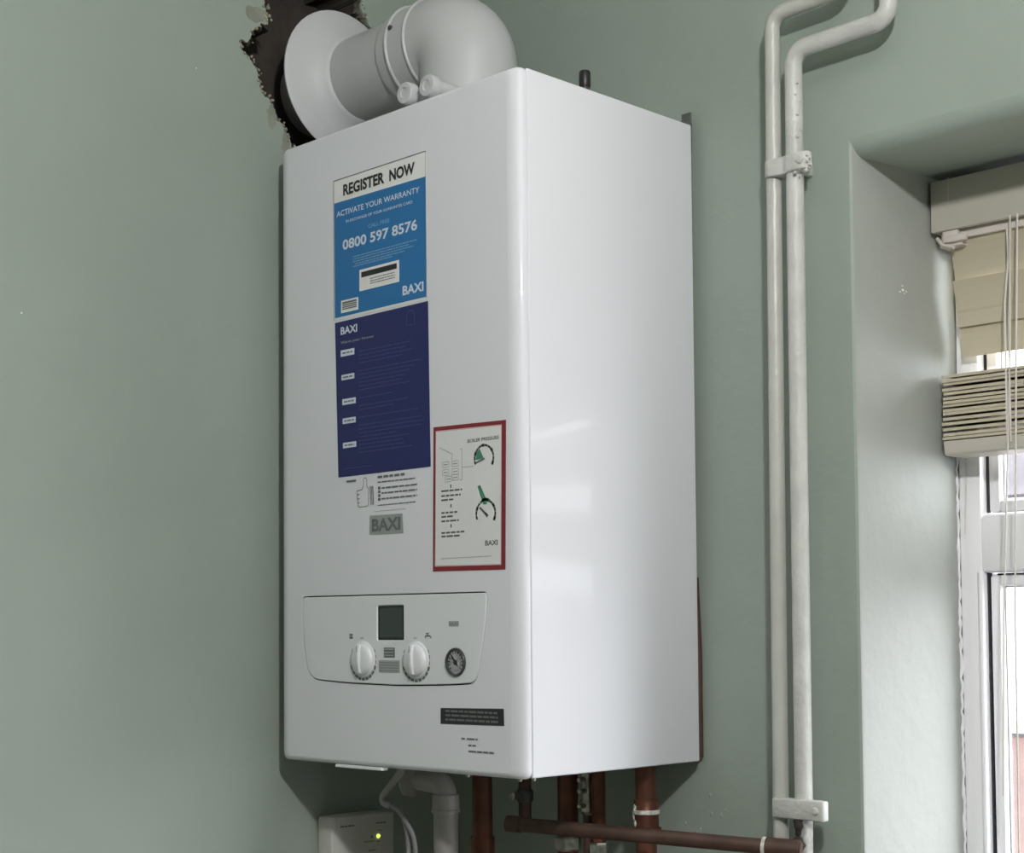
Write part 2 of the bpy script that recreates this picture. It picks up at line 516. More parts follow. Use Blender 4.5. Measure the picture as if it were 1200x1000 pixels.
# ------------------------------------------------------------------ window
win = bpy.data.objects.new('window_1', None); COL.objects.link(win); win.location = (WX0, .48, WZ0); win['kind'] = 'structure'
def member(bm, x0, x1, y0, y1, z0, z1, bv=.003): box(bm, x0, x1, y0, y1, z0, z1, bv, 2)
bm = bmesh.new()
FR, FL, FT, FB = WX1 - .001, WX0 + .001, .6255, WZ0 + .002
member(bm, FL, .612, .482, .520, FB, FT); member(bm, FR - .0275, FR, .482, .520, FB, FT)
member(bm, FL, FR, .4822, .520, FB, FB + .045); member(bm, FL, FR, .4822, .520, FT - .03, FT)
obj('frame', bm, M_upvc, win, smooth=40)
bm = bmesh.new(); member(bm, .610, FR - .026, .4815, .519, .2025, .2655, .006); obj('transom', bm, M_upvc, win, smooth=40)
def sash(name, x0, x1, z0, z1, y0, y1, wd):
    bm = bmesh.new()
    member(bm, x0, x0 + wd, y0, y1, z0, z1); member(bm, x1 - wd, x1, y0, y1, z0, z1)
    member(bm, x0 + wd * .9, x1 - wd * .9, y0 + .0005, y1, z0, z0 + wd); member(bm, x0 + wd * .9, x1 - wd * .9, y0 + .0005, y1, z1 - wd, z1)
    s = obj(name, bm, M_upvc, win, smooth=40)
    bm = nbox(x0 + wd * .8, x1 - wd * .8, y0 + .0125, y0 + .0165, z0 + wd * .8, z1 - wd * .8)
    obj('pane', bm, M_glass, s)
    bm = bmesh.new()
    for (a, b, c, d) in ((x0 + wd - .001, x0 + wd + .0012, z0 + wd, z1 - wd), (x1 - wd - .0012, x1 - wd + .001, z0 + wd, z1 - wd), (x0 + wd, x1 - wd, z0 + wd - .001, z0 + wd + .0012), (x0 + wd, x1 - wd, z1 - wd - .0012, z1 - wd + .001)):
        box(bm, a, b, y0 + .0095, y0 + .0120, c, d)
    obj('glazing_gasket', bm, M_btn, s)
    return s
sash('fanlight', .6150, FR - .030, .2675, FT - .031, .494, .514, .0130)
sash('casement', .6160, FR - .031, FB + .05, .1995, .491, .511, .0120)
bm = bmesh.new()
for (a, b, c, d) in ((.6122, .6182, FB + .046, .2022), (FR - .0318, FR - .0276, FB + .046, .2022), (.6122, FR - .0276, .1968, .2024)):
    box(bm, a, b, .515, .519, c, d)
box(bm, .6118, .6138, .4925, .500, FB + .046, .2022); box(bm, .6118, .6135, .495, .501, .268, FT - .03)
obj('rebate_gasket', bm, M_gasket, win)
# bead along the frame, and sealant blobs where the frame meets the plaster
bm = bmesh.new(); tube(bm, [(.6105, .4815, z) for z in (FB, .1, .2025)], .0035, 8); obj('frame_bead', bm, M_upvc, win, smooth=60)
zs = [WZ0 + .01 + k * .006 for k in range(int((.33 - WZ0) / .006))]
bm = bmesh.new(); tube(bm, [(WX0 + random.uniform(-.0006, .0014), .4815 + random.uniform(-.0015, .0008), z) for z in zs], [random.choice((.0014, .0018, .0022, .0030)) for _ in zs], 7)
obj('sealant_bead', bm, M_upvc, win, smooth=60)
bm = nbox(WX0 - .02, WX1 + .02, YB - .03, .50, WZ0 - .035, WZ0 + .0015, .006)
sill = struct(obj('trim_1', bm, M_upvc))

# ------------------------------------------------------------------ world outside the window
o = struct(plain('floor_outside', ((-30, .6, -2.6), (30, .6, -2.6), (30, 60, -2.6), (-30, 60, -2.6)), M_ground)); o.name = 'floor_outside'
gw = thing('garden_wall', 'low salmon pink wall with pale coping outside the window', 'wall', (-.2, 2.1, -2.6))
obj('wall_body', nbox(-3, 3, 2.0, 2.2, -2.6, -.085, .004), M_salmon, gw)
obj('coping', nbox(-3.02, 3.02, 1.975, 2.225, -.079, -.040, .006), M_stone, gw)
obj('coping_joint', nbox(-3.0, 3.0, 1.995, 2.205, -.086, -.078), M_gasket, gw)
hs = thing('neighbouring_house', 'pale rendered house standing beyond the salmon garden wall', 'house', (-5.5, 12, -2.6))
obj('house_wall', nbox(-12, 1, 11.0, 15, -2.6, 1.2), M_render, hs)
for xw in (-10.5, -8.0, -2.6):
    f = obj('window_frame', nbox(xw, xw + 1.6, 10.96, 11.01, -.9, .3, .01), M_stone, hs)
    obj('window_pane', nbox(xw + .1, xw + 1.5, 10.945, 10.962, -.8, .2), M_dpane, f)
bm = bmesh.new(); prism(bm, [(10.7, 1.2), (15.3, 1.2), (13, 2.6)], 'x', -12.3, 1.3); obj('roof', bm, M_tile, hs)

# ------------------------------------------------------------------ boiler
W, D, H = 0.3883, 0.2722, 0.70
boiler = thing('boiler', 'white wall-hung combi boiler covered in stickers, beside the green wall', 'boiler', (W / 2, D / 2, 0))
# front cover: rounded edges, an opening for the control panel
panel_out = round_poly([(.0425, .1842), (.3410, .1829), (.3385, .150), (.3245, .0912), (.285, .0889), (.2035, .0866), (.12, .0880), (.0530, .0912), (.0425, .140)],
                       [.006, .006, .30, .016, .9, .9, .9, .026, .30], 6)
bm = bmesh.new()
RX, RY = .016, .0095
def rim(k, n=7):
    a = PI / 2 * k / n
    ins = RX * (1 - math.sin(a)); yy = RY * (1 - math.cos(a))        # k=0 flat face edge, k=n side
    insz = .006 * (1 - math.sin(a))
    r0 = .008
    x0, x1, z0, z1 = ins, W - ins, insz, H - insz
    return [bm.verts.new((x, yy, z)) for x, z in roundrect(x0, x1, z0, z1, max(r0 - insz * .5, .003), 4)]
loops = [rim(k) for k in range(8)]
back = [bm.verts.new((v.co.x, RY + .0025, v.co.z)) for v in loops[-1]]
loops.append(back)
for a, b in zip(loops, loops[1:]):
    for i in range(len(a)):
        j = (i + 1) % len(a); bm.faces.new((a[i], a[j], b[j], b[i]))
hp = [bm.verts.new((x, 0, z)) for x, z in panel_out]
fill_with_hole(bm, loops[0], hp)
hp2 = [bm.verts.new((x, .007, z)) for x, z in panel_out]
for i in range(len(hp)):
    j = (i + 1) % len(hp); bm.faces.new((hp[i], hp[j], hp2[j], hp2[i]))
# rounding needs its own shading: mark the border of the flat face sharp
front_edges = [(loops[0][i].co.copy(), loops[0][(i + 1) % len(loops[0])].co.copy()) for i in range(len(loops[0]))]
cover = obj('front_cover', bm, M_white, boiler, smooth=40)
me = cover.data
for e in me.edges:
    a, b = (me.vertices[i].co for i in e.vertices)
    if abs(a.y - b.y) < 1e-6 and abs(a.y + D / 2) < 1e-5: e.use_edge_sharp = True
obj('cover_backing', nbox(.010, W - .010, .0075, .0108, .010, H - .010), M_groove, boiler)
# casing behind the cover
y0 = RY + .0037
obj('side_panel', nbox(W - .0012 - .004, W - .0002, y0, D, .0008, H - .0008, .0019, 3), M_white, boiler, smooth=40)
obj('side_panel', nbox(.0002, .0052, y0, D, .0008, H - .0008, .0012), M_white, boiler, smooth=40)
obj('top_panel', nbox(.0045, W - .0045, y0, D - .002, H - .005, H - .001, .001), M_white, boiler)
obj('bottom_panel', nbox(.0045, W - .0045, y0, D - .002, .001, .005, .001), M_whitep, boiler)
obj('back_panel', nbox(.0045, W - .0045, D - .004, D - .001, .004, H - .004), M_bracket, boiler)
# drop-down lip under the front edge
obj('panel_lip', nbox(.0992, .1770, .001, .010, -.0029, .0004, .0006), M_whitep, boiler)
for x, y in ((.373, .005), (.381, .016), (.30, .004)):
    bm = bmesh.new(); lathe(bm, [(.0022, 0), (.0022, -.0026), (.0014, -.0038)], (x, y + .006, .001), 'z', 12)
    obj('fixing_screw', bm, M_brass, boiler, smooth=40)
# top fittings
bm = bmesh.new(); lathe(bm, [(.0085, 0), (.0085, .012), (.0052, .014), (.0052, .027)], (.352, .138, H - .001), 'z', 16)
vv = obj('vent_valve', bm, M_bezel, boiler, smooth=40)
bm = bmesh.new(); lathe(bm, [(.0056, .0), (.0062, .001), (.0062, .0165), (.0052, .018)], (.352, .138, H + .0175), 'z', 16)
obj('valve_cap', bm, M_black, vv, smooth=40)
bm = bmesh.new()
box(bm, .3735, .3865, D + .0005, D + .003, H - .03, H + .0145, .0008); box(bm, .3735, .3865, D - .014, D + .003, H - .0008, H + .0012, .0003)
box(bm, .02, .3735, D + .0005, D + .003, H - .03, H + .006)
obj('hanging_bracket', bm, M_bracket, boiler)
for z in (.06, .64):
    obj('wall_spacer', nbox(.03, .36, D - .001, YB - .0003, z - .012, z + .012, .001), M_bracket, boiler)

# control panel
ppoly = inset_poly(panel_out, .0014)
bm = bmesh.new()
F0 = [bm.verts.new((x, -.0002, z)) for x, z in inset_poly(ppoly, .0008)]; F1 = [bm.verts.new((x, .0006, z)) for x, z in ppoly]; F2 = [bm.verts.new((x, .0074, z)) for x, z in ppoly]
DSP = roundrect(.1712, .2155, .1340, .1722, .0025)
dv = [bm.verts.new((x, -.0002, z)) for x, z in DSP]; dv2 = [bm.verts.new((x, .0016, z)) for x, z in inset_poly(DSP, -.0 + .0012)]
fill_with_hole(bm, F0, dv)
for A, B in ((F0, F1), (F1, F2), (dv, dv2)):
    for i in range(len(A)):
        j = (i + 1) % len(A); bm.faces.new((A[i], A[j], B[j], B[i]))
cp = obj('control_panel', bm, M_panel, boiler)
bm = bmesh.new()
A = [bm.verts.new((x, .0012, z)) for x, z in inset_poly(DSP, .0008)]; B = [bm.verts.new((x, .004, z)) for x, z in inset_poly(DSP, .0008)]
bm.faces.new(A); bm.faces.new(B)
for i in range(len(A)): bm.faces.new((A[i], A[(i + 1) % len(A)], B[(i + 1) % len(A)], B[i]))
dsp = obj('display', bm, M_screen, cp); dsp['label'] = 'dark grey liquid crystal display'
bm = bmesh.new(); quad(bm, .1752, .2118, .1380, .1690, .0010); obj('display_field', bm, M_lcd, dsp)
def dial(cx, cz, rot):
    bm = bmesh.new()
    lathe(bm, [(.0194, -.0003), (.0194, -.0014), (.0184, -.0022), (.0174, -.0024), (.0162, -.0046), (.0140, -.0060), (.009, -.0067), (.0002, -.0069)], (cx, 0, cz), 'y', 36)
    d = obj('dial', bm, M_panel, cp, smooth=40)
    bm = bmesh.new()                                                 # raised grip across the knob
    prof = [(-.0158, -.003), (-.0145, -.0080), (-.004, -.0098), (.006, -.0098), (.0150, -.0080), (.0162, -.003)]
    ca, sa = math.cos(rot), math.sin(rot)
    L = []
    for s in (-1, 1):
        L.append([bm.verts.new((cx + (s * (.0034 if i in (0, 5) else .0022)) * ca - u * sa, yy, cz + (s * (.0034 if i in (0, 5) else .0022)) * sa + u * ca)) for i, (u, yy) in enumerate(prof)])
    bm.faces.new(L[0]); bm.faces.new(L[1])
    for i in range(6): bm.faces.new((L[0][i], L[0][(i + 1) % 6], L[1][(i + 1) % 6], L[1][i]))
    bevel_all(bm, .0005)
    obj('dial_grip', bm, M_panel, d, smooth=50)
    bm = bmesh.new()
    stroke(bm, [(cx, cz + .008), (cx, cz + .0145)], .0008, -.0101)
    for k in range(15):                                              # printed scale round the lower edge
        a = math.radians(-205 + k * 230 / 14)
        w_ = .0010 + .0018 * (abs(k - 7) < 5)
        p = Vector((cx + .0209 * math.cos(a), cz + .0215 * math.sin(a))); t = Vector((-math.sin(a), math.cos(a))) * .0016
        stroke(bm, [tuple(p - t), tuple(p + t)], w_, -.0004)
    obj('dial_scale', bm, M_inkg, cp)
dial(.1493, .1145, 0.0); dial(.2346, .1143, 0.02)
# pressure gauge
bm = bmesh.new(); lathe(bm, [(.0118, -.0006), (.0122, -.0022), (.0138, -.0026), (.0146, -.0016), (.0146, .0)], (.2947, 0, .1127), 'y', 32, cap=False)
pg = obj('pressure_gauge', bm, M_bezel, cp, smooth=50)
bm = bmesh.new(); lathe(bm, [(.0121, -.0004), (.0001, -.0005)], (.2947, 0, .1127), 'y', 32); obj('gauge_face', bm, M_gface, pg)
bm = bmesh.new()
stroke(bm, [(.2947, .1127), (.2895, .1185)], .0022, -.0012); stroke(bm, [(.2947, .1127), (.2972, .1098)], .0018, -.0012)
lathe(bm, [(.0026, -.0013), (.0024, -.002), (.0002, -.0021)], (.2947, 0, .1127), 'y', 14); obj('gauge_needle', bm, M_ink, pg)
bm = bmesh.new()
for k in range(13):
    a = math.radians(-40 + k * 260 / 12); c, s = math.cos(a), math.sin(a)
    stroke(bm, [(.2947 + .0088 * c, .1127 + .0088 * s), (.2947 + .0112 * c, .1127 + .0112 * s)], .0011, -.0009)
obj('gauge_scale', bm, M_ink, pg)
# printed symbols and buttons on the panel
bm = bmesh.new()
for k in range(4): quad(bm, .1262 + k * .0014, .1271 + k * .0014, .1365, .1420, -.0004)
quad(bm, .1258, .1318, .1408, .1414, -.0004); quad(bm, .1258, .1318, .1372, .1378, -.0004); obj('radiator_symbol', bm, M_inkg, cp)
bm = bmesh.new()
stroke(bm, [(.2490, .1372), (.2490, .1392), (.2560, .1392), (.2575, .1372)], .0014, -.0004); stroke(bm, [(.2520, .1392), (.2520, .1418)], .0012, -.0004)
stroke(bm, [(.2500, .1418), (.2540, .1418)], .0010, -.0004); obj('tap_symbol', bm, M_inkg, cp)
text('R/0', .1450, .1500, .1362, .1380, -.0004, M_inkg, cp, bold=.02); text('0', .2312, .2330, .1362, .1380, -.0004, M_inkg, cp, bold=.02); text('min', .2334, .2362, .1362, .1380, -.0004, M_inkg, cp)
bm = nbox(.1836, .2008, -.0008, .0, .1168, .1272, .0003); bt = obj('indicator_block', bm, M_inkg, cp)
bm = bmesh.new()
for z in (.1254, .1222, .1190): quad(bm, .1850, .1995, z - .0004, z + .0005, -.0010)
obj('small_print', bm, M_inkl, bt)
bm = nbox(.1750, .2092, -.0009, .0, .1012, .1140, .0004); bt = obj('reset_button', bm, M_btn, cp); bt['label'] = 'grey flat button below the display'
bm = bmesh.new(); rr = random.Random(1)
for z in (.1112, .1085, .1058, .1031): words(bm, .1768, .2075, z, .0008, -.0011, rr)
obj('small_print', bm, M_inkg, bt)
bm = nbox(.2845, .2997, -.0007, .0, .1488, .1543, .0003); bt = obj('model_badge', bm, M_inkl, cp)
text('BAXI', .2858, .2984, .1497, .1534, -.0009, M_inkg, bt)

# stickers -----------------------------------------------------------
YS = -.0004
def sticker(name, poly, m, label=None):
    bm = bmesh.new(); prism(bm, poly, 'y', YS, -.00002)
    o = obj(name, bm, m, boiler)
    if label: o['label'] = label
    return o
YP = YS - .00025
rr = random.Random(5)
# upper: white heading over mid blue
s1 = sticker('registration_sticker', [(.1016, .4872), (.2545, .4868), (.2538, .6424), (.1014, .6424)], M_lab, 'white and mid blue sticker headed REGISTER NOW')
bm = bmesh.new(); v = [bm.verts.new((x, YP, z)) for x, z in ((.1030, .4892), (.2536, .4898), (.2532, .6158), (.1022, .6172))]; bm.faces.new(v)
obj('blue_field', bm, M_blue, s1)
bm = bmesh.new(); stroke(bm, [(.1014, .6424), (.2538, .6424)], .0009, YP - .0001); stroke(bm, [(.2538, .6424), (.2545, .488)], .0006, YP - .0001); stroke(bm, [(.1014, .6424), (.1016, .487)], .0006, YP - .0001)
obj('sticker_edge', bm, M_inkg, s1)
Y2 = YP - .0002
text('REGISTER', .1182, .1878, .6224, .6352, Y2, M_ink, s1, bold=.036)
text('NOW', .1960, .2366, .6222, .6350, Y2, M_ink, s1, bold=.036)
text('ACTIVATE YOUR WARRANTY', .1065, .2439, .6010, .6072, Y2, M_labw, s1, bold=.01)
text('IN EXCHANGE OF YOUR GUARANTEE CARD', .1228, .2330, .5918, .5948, Y2, M_labw, s1, bold=.005)
text('CALL FREE', .1606, .1960, .5788, .5830, Y2, M_bluel, s1, bold=.02)
text('0800 597 8576', .1170, .2403, .5622, .5738, Y2, M_labw, s1, bold=.026)
bm = bmesh.new()
for x0, x1, z in ((.1347, .2394, .5520), (.1347, .2275, .5492), (.1347, .2340, .5464), (.1380, .2200, .5436), (.1347, .2004, .5412)): words(bm, x0, x1, z, .0012, Y2, rr)
obj('small_print', bm, M_bluel, s1)
bm = nbox(.1458, .2112, Y2 - .0002, YP, .5123, .5356); wb = obj('inset_label', bm, M_lab, s1)
text('BAXI', .2166, .2496, .4966, .5066, Y2, M_labw, s1, bold=.03)
bm = nbox(.1142, .1432, Y2 - .0002, YP, .4930, .5067); obj('rating_label', bm, M_lab, s1)
bm = bmesh.new(); quad(bm, .1493, .2079, .5268, .5327, Y2 - .0004); obj('label_strip', bm, M_ink, s1)
bm = bmesh.new()
for z in (.5234, .5206, .5180): words(bm, .1640, .2048, z, .0009, Y2 - .0004, rr)
quad(bm, .1165, .1412, .4962, .4976, Y2 - .0004); quad(bm, .1165, .1412, .4984, .4998, Y2 - .0004); quad(bm, .1165, .1412, .5006, .5020, Y2 - .0004); quad(bm, .1165, .1412, .5028, .5048, Y2 - .0004)
obj('dark_print', bm, M_inkg, s1)
# lower: navy instructions
s2 = sticker('instruction_sticker', [(.1078, .3128), (.2583, .3130), (.2556, .4850), (.1026, .4840)], M_navy, 'dark navy instruction sticker below the mid blue one')
text('BAXI', .1131, .1415, .4692, .4777, Y2, M_labw, s2, bold=.03)
text('Warm your Homes', .1131, .1690, .4582, .4620, Y2, M_inkl, s2)
TAGS = [(.1131, .1366, .4450, .4520), (.1143, .1364, .4188, .4248), (.1156, .1387, .3915, .3980), (.1161, .1386, .3706, .3768), (.1165, .1393, .3440, .3500)]
for t in TAGS:
    bm = bmesh.new(); quad(bm, *t, Y2); obj('step_tag', bm, M_labw, s2)
bm = bmesh.new()
for (a, b, c, d) in TAGS: words(bm, a + .003, b - .003, (c + d) / 2, .0016, Y2 - .0002, rr)
obj('tag_print', bm, M_inkg, s2)
bm = bmesh.new(); z = .4470
while z > .335:
    words(bm, .1435, rr.uniform(.20, .247), z, .0012, Y2, rr); z -= rr.choice((.0042, .0042, .0042, .0085))
words(bm, .1165, .165, .3215, .0010, Y2, rr)
stroke(bm, [(.2230, .4640), (.2230, .4740), (.2255, .4790), (.2330, .4790), (.2355, .4740), (.2355, .4640)], .0014, Y2)
stroke(bm, [(.2255, .4640), (.2330, .4640)], .0012, Y2)
obj('small_print', bm, M_navyl, s2)
# thumbs-up print below
bm = bmesh.new()
hand = [(.1395, .2960), (.1395, .2920), (.1415, .2915), (.1400, .2905), (.1400, .2875), (.1418, .2870), (.1405, .2860), (.1405, .2832), (.1422, .2826), (.1412, .2815), (.1415, .2792), (.1440, .2780), (.1560, .2782), (.1590, .2800), (.1592, .2972), (.1562, .2995), (.1562, .3070), (.1545, .3092), (.1518, .3092), (.1506, .3075), (.1510, .3020), (.1480, .2968)]
stroke(bm, hand, .0007, YS, closed=True)
for a in ((.1395, .2920, .1440), (.1400, .2872, .1440), (.1405, .2830, .1440)): stroke(bm, [(a[0], a[1]), (a[2], a[1])], .0007, YS)
for x in (.1618, .1640, .1662): stroke(bm, [(x, .2990), (x + .0012, .2800)], .0012, YS)
quad(bm, .1216, .1382, .3062, .3085, YS)
obj('thumb_print', bm, M_inkg, boiler)
bm = bmesh.new()
words(bm, .1743, .2193, .3083, .0026, YS, rr); words(bm, .1742, .2345, .3028, .0014, YS, rr)
for z in (.2962, .2908, .2848): words(bm, .1805, .2375, z, .0017, YS, rr)
words(bm, .1746, .2356, .2782, .0011, YS, rr)
for z in (.2965, .2925, .2885, .2845): quad(bm, .1748, .1788, z - .0015, z + .0015, YS)
obj('advice_print', bm, M_inkg, boiler)
bm = bmesh.new(); words(bm, .169, .219, .2720, .0007, YS, rr); obj('advice_line', bm, M_inkl, boiler)
# silver badge with raised letters
bd = sticker('silver_badge', [(.1600, .2474), (.2154, .2464), (.2142, .2672), (.1606, .2680)], M_silver, 'small silver badge with grey lettering')
text('BAXI', .1650, .2110, .2505, .2642, Y2, M_inkg, bd, bold=.03)
# red framed notice
rn = sticker('pressure_notice', [(.2610, .2050), (.3662, .2036), (.3687, .3502), (.2632, .3530)], M_red, 'white notice framed in red with two pressure dials')
bm = bmesh.new(); bm.faces.new([bm.verts.new((x, YP, z)) for x, z in ((.2644, .2098), (.3610, .2083), (.3632, .3462), (.2668, .3488))]); obj('pink_rim', bm, M_pink, rn)
bm = bmesh.new(); bm.faces.new([bm.verts.new((x, YP - .0001, z)) for x, z in ((.2656, .2110), (.3600, .2094), (.3622, .3450), (.2678, .3474))]); obj('notice_field', bm, M_notice, rn)
Y3 = YP - .0003
text('BOILER PRESSURE', .3145, .3595, .3322, .3358, Y3, M_inkg, rn, bold=.02)
def arcpts(cx, cz, rx, rz, a0, a1, n=14):
    return [(cx + rx * math.cos(math.radians(a0 + (a1 - a0) * k / n)), cz + rz * math.sin(math.radians(a0 + (a1 - a0) * k / n))) for k in range(n + 1)]
bm = bmesh.new()
for (cx, cz), hands in (((.3380, .3150), [((.3385, .3145), (.3268, .3112), .0020)]), ((.3400, .2600), [((.3402, .2595), (.3320, .2660), .0024), ((.3402, .2595), (.3425, .2575), .0030)])):
    bm = bmesh.new()
    for (p_, q_, w_) in hands: stroke(bm, [p_, q_], w_, Y3 - .0002)
    for k in range(12):
        a0 = -30 + k * 20; stroke(bm, arcpts(cx, cz, .0135, .0130, a0, a0 + 12, 3), .0022 if k % 3 else .0030, Y3)
    dd = obj('dial_diagram', bm, M_inkg, rn); dd['kind'] = 'stuff'
bm = bmesh.new()
vs = [bm.verts.new((x, Y3 - .0001, z)) for x, z in ((.3378, .3148), (.3262, .3140), (.3275, .3215), (.3320, .3250))]; bm.faces.new(vs); obj('green_mark', bm, M_green, rn); bm = bmesh.new()
vs = [bm.verts.new((x, Y3 - .0001, z)) for x, z in ((.3285, .2878), (.3325, .2886), (.3352, .2840), (.3422, .2720), (.3414, .2690), (.3368, .2690), (.3332, .2770))]; bm.faces.new(vs); obj('green_mark', bm, M_green, rn); bm = bmesh.new()
stroke(bm, arcpts(.3400, .2600, .0110, .0140, 60, 125, 6), .0030, Y3 - .0001)
obj('green_mark', bm, M_green, rn)
bm = bmesh.new()
for (z, x1) in ((.2862, .3060), (.2812, .3040), (.2770, .2930), (.2640, .3005), (.2600, .2930), (.2555, .3010), (.2436, .3090), (.2400, .3040)): words(bm, .2750, x1, z, .0018, Y3, rr)
for z in (.2905, .2705, .2502): quad(bm, .2885, .2902, z - .0018, z + .0018, Y3)
text('BAXI', .3388, .3566, .2280, .2332, Y3, M_inkg, rn, bold=.03)
obj('small_print', bm, M_inkg, rn)
bm = bmesh.new()
words(bm, .2740, .3480, .2175, .0009, Y3, rr)
for (cx, cz) in ((.2820, .3130), (.2960, .3130), (.2820, .3050), (.2960, .3050), (.2860, .2980), (.2960, .2990)):
    stroke(bm, roundrect(cx - .005, cx + .005, cz - .0028, cz + .0028, .001, 1), .0006, Y3, closed=True)
    stroke(bm, [(cx - .003, cz), (cx + .003, cz)], .0012, Y3)
stroke(bm, [(.2730, .3310), (.2850, .3260), (.2920, .3230), (.2910, .3170)], .0008, Y3); stroke(bm, [(.3060, .3270), (.3060, .2960)], .0007, Y3)
stroke(bm, [(.3060, .3085), (.3230, .3080)], .0007, Y3); stroke(bm, [(.3030, .3270), (.3060, .3270)], .0007, Y3); stroke(bm, [(.3030, .2960), (.3060, .2960)], .0007, Y3)
obj('boiler_diagram', bm, M_inkl, rn)
# black warning sticker and serial print at the foot
bk = sticker('warning_sticker', [(.2713, .0502), (.3628, .0514), (.3624, .0680), (.2715, .0662)], M_ink, 'small black warning sticker at the bottom')
bm = bmesh.new()
for z0 in (.0631, .0588, .0545): words(bm, .2790, .3550, z0 + .0004, .0020, Y2, rr)
obj('small_print', bm, M_inkg, bk)
bm = bmesh.new()
for (x0, x1, z) in ((.3020, .3070, .0366), (.3100, .3256, .0366), (.3120, .3230, .0302), (.3120, .3484, .0244)): words(bm, x0, x1, z, .0018, YS, rr)
obj('serial_print', bm, M_inkg, boiler)

# ------------------------------------------------------------------ flue
FY, FZ, FX = .130, .817, .182                                        # axis of the horizontal run, and x of the upright leg
flue = thing('flue', 'white plastic flue elbow and pipe running from boiler top into wall hole', 'flue', (FX, FY, H))
pts = [(.1005, FY, FZ)] + fillet([(.102, FY, FZ), (FX, FY, FZ), (FX, FY, H + .004)], .055, 14)[1:]
bm = bmesh.new(); tube(bm, pts, .0555, 40)
el = obj('elbow', bm, M_flue, flue, smooth=50)
bm = bmesh.new(); lathe(bm, [(.0555, .0), (.0640, .0), (.0640, .010), (.0585, .014), (.0585, .030), (.0555, .032)], (FX, FY, H + .0003), 'z', 40, cap=False); obj('base_flange', bm, M_flue, flue, smooth=40)
bm = bmesh.new(); lathe(bm, [(.050, XL - .075), (.050, .11)], (0, FY, FZ), 'x', 40); obj('flue_pipe', bm, M_flue, flue, smooth=40)
bm = bmesh.new(); lathe(bm, [(.0500, .079), (.0528, .080), (.0540, .086), (.0540, .102), (.0560, .1022)], (0, FY, FZ), 'x', 40, cap=False); obj('socket', bm, M_flue, flue, smooth=40)
for x in (.1020, .1330):
    bm = bmesh.new(); lathe(bm, [(.0552, x - .0022), (.0574, x - .0014), (.0579, x), (.0574, x + .0014), (.0552, x + .0022)], (0, FY, FZ), 'x', 40, cap=False); obj('collar', bm, M_flue, flue, smooth=60)
bm = bmesh.new(); lathe(bm, [(.0030, 0), (.0030, -.0022), (.0018, -.0030)], (.108, FY - .0560 * math.cos(math.radians(18)) + .001, FZ + .0560 * math.sin(math.radians(18))), 'y', 10); obj('screw', bm, M_bezel, flue)
# rubber rosette against the wall: thin lipped disc rising to a neck
bm = bmesh.new(); n = 48; prof = [(.0855, -.0335), (.0880, -.0320), (.0882, -.0300), (.0860, -.0285), (.078, -.0255), (.066, -.0205), (.0570, -.0150), (.0535, -.0095), (.0515, -.0070), (.0500, -.0068)]
rings = []
for i, (r, x) in enumerate(prof):
    t = min(1, max(0, (r - .05) / .038)); cy2 = FY - .011 * t; cz2 = FZ - .002 * t   # the soft lip sags a little off axis
    rings.append([bm.verts.new((x, cy2 + r * math.cos(2 * PI * k / n), cz2 + r * math.sin(2 * PI * k / n))) for k in range(n)])
for a, b in zip(rings, rings[1:]):
    for k in range(n): bm.faces.new((a[k], a[(k + 1) % n], b[(k + 1) % n], b[k]))
obj('wall_rosette', bm, M_rubber, flue, smooth=50)
# two flue test points at the foot of the elbow, each with a cap
for (x, z) in ((.1738, .7335), (.2105, .7325)):
    bm = bmesh.new(); lathe(bm, [(.0095, .040), (.0095, -.002), (.0085, -.004)], (x, .052, z), 'y', 20)
    tp = obj('test_point', bm, M_flue, flue, smooth=40)
    bm = bmesh.new(); lathe(bm, [(.0118, .004), (.0124, .002), (.0124, -.006), (.0112, -.0082), (.0060, -.0086), (.0054, -.0072), (.0003, -.0072)], (x, .048, z), 'y', 20)
    obj('test_cap', bm, M_rubber, tp, smooth=40)

# ------------------------------------------------------------------ painted pipes on the back wall
PY = .2520
DX = .0067                                                           # pipes stand 33 mm off the wall
lp = thing('painted_pipe', 'left of two white painted vertical pipes on the back wall', 'pipe', (.5062, PY, -.30), 'painted pipes on the back wall')
bm = bmesh.new(); tube(bm, fillet([(.4990 + DX, PY, -.30), (.5055 + DX, PY, .781), (.602, PY, .783), (.602, PY, ZC)], .016, 8), .0081, 16)
obj('pipe_run', bm, M_paint, lp, smooth=60)
rp = thing('painted_pipe', 'right of two white painted vertical pipes, its foot flaking bare', 'pipe', (.5352, PY, -.30), 'painted pipes on the back wall')
bm = bmesh.new(); tube(bm, fillet([(.5286 + DX, PY, -.045), (.5310 + DX, PY, .7370), (.6500, PY, .7385), (.6510, PY, ZC)], .016, 8), .0092, 16)
obj('pipe_run', bm, M_paintl, rp, smooth=60)
bm = bmesh.new(); tube(bm, [(.5284 + DX, PY, -.30), (.5286 + DX, PY, -.046)], .0088, 16); fo = obj('flaking_foot', bm, M_flaky, rp, smooth=60); fo['label'] = 'dark bare pipe foot with flakes of white paint'
bm = bmesh.new()                                                     # dark lump standing for shaded gap and bare metal below the lower clip
rl = random.Random(2); zs = [-.0478 - k * .0023 for k in range(15)]
rads = [.0062, .0064, .0063, .0060, .0055, .0050, .0047, .0048, .0053, .0062, .0072, .0078, .0074, .0062, .0045]
tube(bm, [(.5338 + rl.uniform(-.0006, .0006), .2470 + rl.uniform(-.0008, .0008), z) for z in zs], [q * rl.uniform(.93, 1.07) for q in rads], 12)
obj('gap_shade_lump', bm, M_gapshade, rp, smooth=60)
